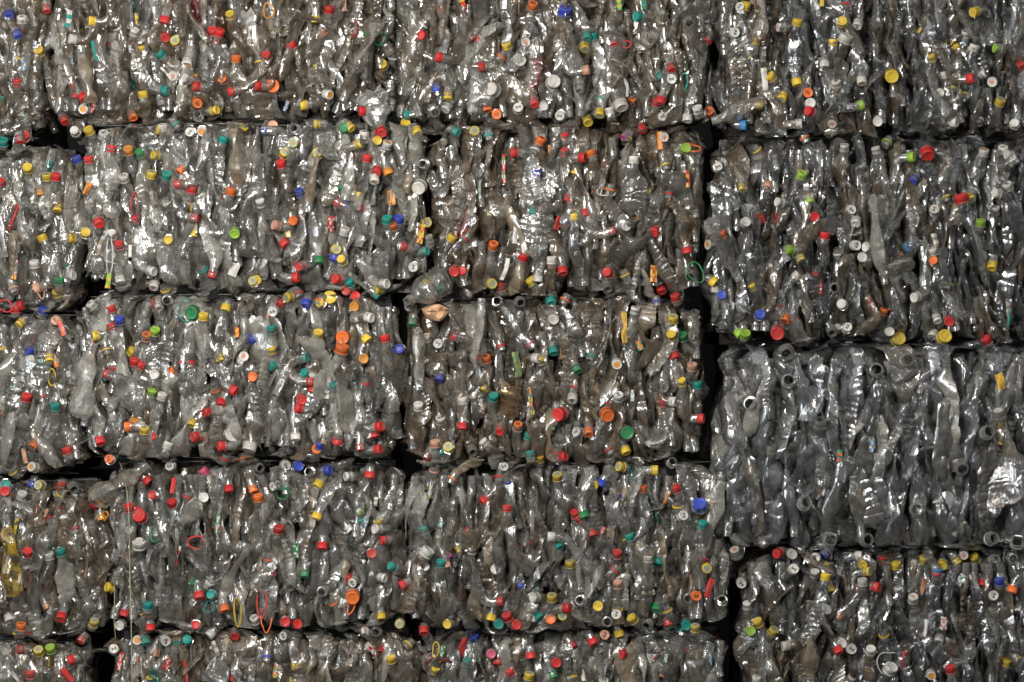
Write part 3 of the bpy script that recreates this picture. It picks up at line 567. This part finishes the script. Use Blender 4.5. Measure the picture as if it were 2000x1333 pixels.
for key, b in BALES.items():
    rng = np.random.default_rng(sum(map(ord, key)) * 37 + (5 if key == 'D3' else 0))
    random.seed(sum(map(ord, key)))
    l, r = min(b[0], b[1]), max(b[2], b[3])
    cx = ((l + r) / 2 - 1000) * PX
    base = np.array([cx, 0.40 + b[6], (666.5 - b[5]) * PX - 0.008])
    root = bpy.data.objects.new('bottle_bale', None); col.objects.link(root); root.location = tuple(base)
    root.empty_display_size = 0.1
    root['label'] = b[8]; root['category'] = 'bale'; root['group'] = G
    box = make_box(b, rng); mix = b[7]
    # inner mass of the bale
    zt, zb = (666.5 - b[4]) * PX + 0.006, (666.5 - b[5]) * PX - 0.008
    y0, y1 = b[6] + 0.15, b[6] + 0.80
    nx, ny, nz = 40, 16, 22
    Vc = []; Fc = []
    def face(o_, u, v, nu, nv):
        s_ = len(Vc)
        for i in range(nu + 1):
            for j in range(nv + 1): Vc.append(o_ + u * i / nu + v * j / nv)
        for i in range(nu):
            for j in range(nv):
                q = s_ + i * (nv + 1) + j; Fc.append([q, q + 1, q + nv + 2, q + nv + 1])
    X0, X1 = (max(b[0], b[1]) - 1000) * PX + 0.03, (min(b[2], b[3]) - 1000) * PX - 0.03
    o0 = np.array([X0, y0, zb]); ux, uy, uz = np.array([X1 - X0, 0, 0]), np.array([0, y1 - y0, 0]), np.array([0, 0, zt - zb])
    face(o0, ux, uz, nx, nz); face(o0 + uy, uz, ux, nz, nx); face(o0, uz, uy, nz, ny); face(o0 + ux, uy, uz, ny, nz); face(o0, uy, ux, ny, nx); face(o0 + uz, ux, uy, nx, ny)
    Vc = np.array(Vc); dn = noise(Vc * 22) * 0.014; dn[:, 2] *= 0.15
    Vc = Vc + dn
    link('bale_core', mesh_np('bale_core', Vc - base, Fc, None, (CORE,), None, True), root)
    # capped and open bottles whose mouths show in the photograph
    n_b = 0
    vis_l, vis_r = max(l, -20), min(r, 2020); vt, vb = max(b[4], -20), min(b[5], 1353)
    big_b = key == 'D3'
    for (x, y, kc, d) in per[key]:
        if n_b >= 96: break
        f = 'f' in d
        dd = [c for c in d if c in 'udlr']
        if dd: a = np.array(DIRS[dd[0]], float) + rng.normal(0, 0.22, 3)
        elif f: a = np.array([rng.normal(0, 0.22), -1.0, rng.normal(0.0, 0.25)])
        else:
            a = np.array([rng.normal(0, 0.5), 0, rng.choice([-1, 1]) * 1.0])
        a[1] -= rng.uniform(0.15, 0.75) if not f else 0
        a = unit(a)
        # the body runs away from the mouth, mostly up or down, and back into the bale
        up = -np.sign(a[2]) if abs(a[2]) > 0.35 else (1 if y > (b[4] + b[5]) / 2 else -1) * (1 if rng.random() < 0.8 else -1)
        if y < b[4] + 35: up = -1
        if y > b[5] - 35: up = 1
        bb = unit(np.array([rng.normal(0, 0.20) - 0.4 * a[0], rng.uniform(0.02, 0.40), up]))
        if f and rng.random() < 0.3: bb = unit(np.array([rng.normal(0, 0.3), 0.9, up * 0.6]))
        ed = min(y - b[4], b[5] - y, x - bounds(b, y)[0], bounds(b, y)[1] - x)
        p0 = px(x, y); p0[1] = b[6] - 0.004 + 0.035 * (1 - min(max(ed / 30, 0), 1)) + rng.uniform(-0.010, 0.012) + (0.001 if not d or d == 'o' else -0.020) + (-0.012 if kc == 'N' else 0)
        k_ = 0.0125
        mouth = p0 - a * 0.004
        L = rng.uniform(0.16, 0.24); R = rng.uniform(0.025, 0.033)
        if '*' in d or big_b: L, R = rng.uniform(0.25, 0.31), rng.uniform(0.038, 0.048)
        flat = rng.uniform(0.08, 0.45); roll = math.pi / 2 + rng.normal(0, 0.45)
        add_bottle(root, base, mouth, a, bb, kc, d, pick(mix), box, rng, L, R, flat, int(rng.integers(0, 4)), roll)
        n_b += 1
    # crushed bottles showing only their bodies or bases
    nf = 96 - n_b
    fw, fh = vis_r - vis_l, vb - vt
    rows_f = max(1, round(math.sqrt(max(nf, 1) * fh / fw / 1.7)))
    cols_f = max(1, nf // rows_f)
    cnt = 0
    for i in range(cols_f):
        for j in range(rows_f):
            if cnt >= nf: break
            x = vis_l + (i + 0.5 + rng.uniform(-0.4, 0.4)) * fw / cols_f; y = vt + (j + 0.5 + rng.uniform(-0.35, 0.35)) * fh / rows_f
            up = rng.choice([-1, 1])
            L = rng.uniform(0.16, 0.25); R = rng.uniform(0.025, 0.037)
            if big_b or rng.random() < 0.12: L, R = rng.uniform(0.24, 0.30), rng.uniform(0.036, 0.047)
            c = px(x, y); c[1] = b[6] + rng.uniform(0.012, 0.055)
            if rng.random() < (0.24 if big_b else 0.13):      # base towards us
                bb = unit(np.array([rng.normal(0, 0.3), -1, rng.normal(0, 0.4)])); mouth = c - bb * L * 0.92; mouth[1] = max(mouth[1], c[1] + 0.10); a = -bb
                flat = rng.uniform(0.4, 0.9)
            else:
                bb = unit(np.array([rng.normal(0, 0.17), rng.normal(0.0, 0.10), up]))
                a = unit(-bb + rng.normal(0, 0.25, 3) + np.array([0, 0.3, 0])); mouth = c - bb * L * 0.5; mouth[1] += 0.03
                flat = rng.uniform(0.10, 0.5)
            mouth[0] = min(max(mouth[0], (l - 1000) * PX + 0.03), (r - 1000) * PX - 0.03)
            mouth[2] = min(max(mouth[2], zb + 0.035), zt - 0.035)
            kc = rng.choice(list('RYWTOB')) if rng.random() < 0.12 and not big_b else 'N'
            add_bottle(root, base, mouth, a, bb, kc, 'o', pick(mix), box, rng, L, R, flat, int(rng.integers(0, 4)), math.pi / 2 + rng.normal(0, 0.5))
            cnt += 1
    # the packed rest behind and beyond them
    allV = []; allF = []; allF3 = []; ms = []; m4 = []; m3 = []; vo = 0
    names = list(FILMS); matl = [FILMS[q] for q in names] + [NECK]
    area = fw * fh
    nst = int(area / 1700); nfr = int(area / (1200 if not big_b else 2800))
    F4, F3 = None, None
    spots = [(rng.uniform(vis_l, vis_r), rng.uniform(vt, vb), rng.uniform(0.06, 0.15)) for _ in range(nst)]
    cf = max(1, round(math.sqrt(nfr * fw / fh * 4.5))); rf = max(1, round(nfr / cf))
    front = [(vis_l + (i + rng.uniform(0.1, 0.9)) * fw / cf, vt + (j + rng.uniform(0.1, 0.9)) * fh / rf, -rng.uniform(0.018, 0.055)) for i in range(cf) for j in range(rf)]
    spots = front + spots
    for e in range(int(fh / 14)):        # down both ends of the bale, running back into the gap
        yy = rng.uniform(vt, vb); bl = bounds(b, yy)
        for xx in bl:
            if -40 < xx < 2040: spots.append((xx, yy, rng.uniform(0.05, 0.35)))
    if vis_l == l or True:
        for e in range(int(fw / 22)):
            spots.append((rng.uniform(vis_l, vis_r), b[4] + 14, rng.uniform(0.05, 0.25))); spots.append((rng.uniform(vis_l, vis_r), b[5] - 14, rng.uniform(0.05, 0.25)))
    for (x, y, dep) in spots:
        if y < -60 or y > 1400: continue
        up = rng.choice([-1, 1]); L = rng.uniform(0.16, 0.26); R = rng.uniform(0.024, 0.036)
        if big_b: L, R = L * 1.3, R * 1.4
        fr_ = dep < 0; dep = abs(dep)
        bb = unit(np.array([rng.normal(0, 0.15 if fr_ else 0.26), rng.normal(0, 0.10 if fr_ else 0.25), up])); c = px(x, y); c[1] = b[6] + dep
        mouth = c - bb * L * 0.5
        mouth[0] = min(max(mouth[0], (l - 1000) * PX + 0.03), (r - 1000) * PX - 0.03); mouth[2] = min(max(mouth[2], zb + 0.04), zt - 0.04)
        V, n_ = bottle_verts(mouth, -bb, bb, math.pi / 2 + rng.normal(0, 0.28 if fr_ else 0.7), L, R, rng.uniform(0.06, 0.22) if fr_ else rng.uniform(0.1, 0.45), int(rng.integers(0, 4)), 16 if fr_ else LSEG, 34 if fr_ else LROWS, box, rng)
        sg_ = 16 if fr_ else LSEG
        T4, T3 = topo(n_, sg_); allV.append(V); allF.append(T4 + vo); allF3.append(T3 + vo); vo += len(V)
        pm = pick(mix); mt = [k for k, v in FILMS.items() if v is pm or v.name == pm.name]; mt = names.index(mt[0])
        q = np.full(len(T4), mt); q[:12 * sg_] = len(names); m4.append(q); m3.append(np.full(len(T3), mt))
    me = mesh_np('crushed_bottles', np.concatenate(allV) - base, np.concatenate(allF), np.concatenate(allF3), matl, np.concatenate(m4 + m3), True, 38)
    o = link('crushed_bottles', me, root); o['kind'] = 'stuff'; o['label'] = 'packed crushed bottles filling the bale'
    # wrappers and handle loops
    for (x, y, wd, ht, tilt, cs) in STRIPS:
        if not cs or bale_of(x, y) != key: continue
        p = px(x, y); p[1] = b[6] - 0.012
        o = link('wrapper', strip_mesh(wd * PX * 0.8, ht * PX * 0.85, cs, rng), root, tuple(p - base)); o.rotation_euler = (rng.normal(0, 0.1), -tilt, rng.normal(0, 0.3))
    for e in range(9 if key[0] in 'BC' else (5 if big_b is False else 2)):
        x, y = rng.uniform(max(vis_l, 0) + 25, min(vis_r, 2000) - 25), rng.uniform(vt + 25, vb - 25)
        p = px(x, y); p[1] = b[6] + rng.uniform(-0.012, 0.008)
        cs = str(rng.choice(['WIW', 'R', 'YRW', 'WTW', 'IW', 'OAW', 'FW', 'W', 'RWR', 'ZWI', 'YI', 'GWH', 'IOI']))
        o = link('wrapper', strip_mesh(rng.uniform(5, 13) * PX, rng.uniform(14, 46) * PX, cs, rng), root, tuple(p - base)); o.rotation_euler = (rng.normal(0, 0.15), rng.normal(0, 0.3), rng.normal(0, 0.7))
    for (x, y, rx, rz, cs, tilt) in LOOPS:
        if not rx or bale_of(x, y) != key: continue
        p = px(x, y); p[1] = b[6] - 0.008
        o = link('handle_loop', loop_mesh(rx * PX, rz * PX, cs, rng), root, tuple(p - base)); o.rotation_euler = (rng.normal(0, 0.25), tilt, rng.normal(0, 0.4))
    # wires along the top and bottom edges
    for zz, yy in ((zt - 0.006, b[6] + 0.085), (zb + 0.008, b[6] + 0.12)):
        V = []; F = []; n_ = 40; sx = (l - 1000) * PX + 0.04; ex = (r - 1000) * PX - 0.04; phx = rng.uniform(0, 6)
        for i in range(n_):
            x = sx + (ex - sx) * i / (n_ - 1)
            for j in range(5):
                u = j / 5 * 2 * math.pi; V.append([x, yy + 0.0013 * math.cos(u) + 0.006 * math.sin(x * 5 + phx), zz + 0.0013 * math.sin(u) + 0.005 * math.sin(x * 7 + phx * 2)])
        for i in range(n_ - 1):
            for j in range(5): F.append([i * 5 + j, i * 5 + (j + 1) % 5, (i + 1) * 5 + (j + 1) % 5, (i + 1) * 5 + j])
        link('baling_wire', mesh_np('baling_wire', np.array(V) - base, F, None, (METAL,), None, True), root)

def special(key, x, y, bb, mat, L, R, flat, kind, seed, dy=-0.01, nk=None):
    rng = np.random.default_rng(seed); b = BALES[key]
    calm = 0.25 if mat is PEACH else 0.8; root = [o for o in bpy.data.objects if o.get('label') == b[8]][0]; base = np.array(root.location)
    c = px(x, y); c[1] = b[6] + dy; bb = unit(np.array(bb, float)); mouth = c - bb * L * (0.95 if bb[1] < -0.5 else 0.5)
    V, n = bottle_verts(mouth, -bb, bb, math.pi / 2 + 0.2, L, R, flat, kind, SEG, ROWS, None, rng, 0.3, 1.0, calm)
    cc = V.mean(0); link('bottle', bottle_mesh(V - cc, n, SEG, mat), root, tuple(cc - base))
PEACH = plastic('peach_bottle', (0.55, 0.34, 0.20), 0.3)
special('C3', 850, 602, (0.1, -1, 0.1), PEACH, 0.16, 0.031, 0.85, 1, 5, -0.045)
special('B2', 470, 318, (0, -0.02, 1), FILMS['beige'], 0.20, 0.036, 0.15, 3, 9, -0.012)
special('B2', 610, 360, (0.1, -0.02, 1), FILMS['beige'], 0.17, 0.028, 0.2, 3, 12, -0.012)
special('B1', 165, 150, (0.1, -0.02, -1), FILMS['beige'], 0.18, 0.036, 0.3, 3, 15, -0.012)
special('C3', 820, 705, (0.0, -0.02, 1), FILMS['milky'], 0.17, 0.026, 0.3, 3, 19, -0.045)
special('C3', 938, 650, (-0.05, -0.02, -1), FILMS['milky'], 0.20, 0.034, 0.2, 2, 21, -0.045)
special('D4', 1583, 1285, (0.0, -0.02, 1), FILMS['beige'], 0.16, 0.040, 0.3, 3, 23, -0.015)
special('B3', 165, 740, (-0.35, -0.02, -1), FILMS['milky'], 0.22, 0.042, 0.4, 3, 25, -0.02)
special('B4', 235, 945, (-0.9, -0.02, -0.6), FILMS['warm'], 0.20, 0.042, 0.4, 3, 27, -0.01)
special('B1', 705, 120, (0.45, -0.02, 1), FILMS['warm'], 0.26, 0.045, 0.2, 2, 29, -0.015)
special('A4', 22, 1085, (0.15, -0.02, -1), FILMS['yellow'], 0.24, 0.034, 0.3, 3, 41, -0.02)
special('D1', 1440, 220, (0.8, -0.02, 0.3), FILMS['warm'], 0.16, 0.038, 0.4, 3, 31, -0.01)
special('D2', 1720, 470, (-0.1, -0.02, 1), FILMS['milky'], 0.26, 0.036, 0.25, 2, 33, -0.015)
special('D2', 1415, 490, (-0.5, -0.02, 1), FILMS['clear'], 0.20, 0.036, 0.35, 1, 35, -0.01)

# ---------------------------------------------------------------- loose things caught between the bales
def loose(name, mouth_px, axis, body, key, d, mat, L, R, flat, kind, y, label, roll=0.4, seed=3):
    rng = np.random.default_rng(seed)
    p0 = px(*mouth_px); p0[1] = y
    V, n = bottle_verts(p0, unit(np.array(axis, float)), unit(np.array(body, float)), roll, L, R, flat, kind, 28, 60, None, rng, 0.4, 1.0, 0.45)
    base = V.mean(0).copy(); base[2] = V[:, 2].min()
    root = bpy.data.objects.new(name, None); col.objects.link(root); root.location = tuple(base); root.empty_display_size = 0.05
    root['label'] = label; root['category'] = 'bottle'
    o = link('body', bottle_mesh(V - base, n, 28, mat), root)
    if key != 'N':
        q = link('cap', get_cap(key, None, '*' in d), root); a = unit(np.array(axis, float)); orient(q, a, tuple(p0 - a * 0.0145 - base))
loose('plastic_bottle', (748, 264), (0.15, -0.75, -0.55), (-0.35, 0.1, 1), 'R', 'f', FILMS['clear'], 0.15, 0.036, 0.75, 1, -0.055,
      'red capped clear bottle leaning out of the gap between two upper bales', seed=5)
loose('plastic_bottle', (795, 590), (-0.5, -0.7, -0.25), (0.7, 0.25, 0.6), 'N', '', FILMS['clear'], 0.16, 0.044, 0.85, 0, -0.045,
      'open ribbed clear bottle sticking out of the gap beside the peach bottle base', seed=6)

def cord(name, pts, r, mat, label):
    P = []; pts = [np.array(p, float) for p in pts]
    for i in range(len(pts) - 1):
        p0 = pts[max(i - 1, 0)]; p1 = pts[i]; p2 = pts[i + 1]; p3 = pts[min(i + 2, len(pts) - 1)]
        for k in range(8):
            t = k / 8; P.append(0.5 * ((2 * p1) + (-p0 + p2) * t + (2 * p0 - 5 * p1 + 4 * p2 - p3) * t * t + (-p0 + 3 * p1 - 3 * p2 + p3) * t ** 3))
    P.append(pts[-1]); P = np.array(P); V = []; F = []
    for p in P:
        for j in range(6):
            u = j / 6 * 2 * math.pi; V.append(p + np.array([r * math.cos(u), r * math.sin(u), 0]))
    for i in range(len(P) - 1):
        for j in range(6): F.append([i * 6 + j, i * 6 + (j + 1) % 6, (i + 1) * 6 + (j + 1) % 6, (i + 1) * 6 + j])
    V = np.array(V); base = V.mean(0); base[2] = V[:, 2].min()
    o = link(name, mesh_np(name, V - base, F, None, (mat,), None, True), None, tuple(base)); o['label'] = label; o['category'] = 'cord'
CREAM = plastic('cream_cord', (0.30, 0.27, 0.17), 0.6, 0.05)
def P3(x, y, d): q = px(x, y); q[1] = d; return q
cord('cord', [P3(228, 905, 0.06), P3(242, 925, -0.01), P3(252, 960, -0.045), P3(257, 1020, -0.05), P3(258, 1100, -0.05), P3(261, 1200, -0.055), P3(262, 1280, -0.05), P3(263, 1400, -0.05), P3(264, 1598, -0.05)], 0.0016, CREAM,
     'thin cream cord hanging down over the left end of the lower bales')
cord('cord', [P3(221, 1130, 0.03), P3(222, 1170, 0.02), P3(222, 1215, 0.01), P3(223, 1250, 0.03)], 0.0013, CREAM, 'short thin pale cord in the dark gap beside the longer cream cord')

# ---------------------------------------------------------------- setting
def quad(name, pts, mat):
    me = mesh_np(name, pts, [[0, 1, 2, 3]], None, (mat,), None, False); o = link(name, me); o['kind'] = 'structure'
quad('floor', [[-12, -12, FLOOR_Z - 0.008], [12, -12, FLOOR_Z - 0.008], [12, 6, FLOOR_Z - 0.008], [-12, 6, FLOOR_Z - 0.008]], CONC)
quad('back_wall', [[-12, 1.3, FLOOR_Z - 0.008], [12, 1.3, FLOOR_Z - 0.008], [12, 1.3, 4], [-12, 1.3, 4]], WALL)
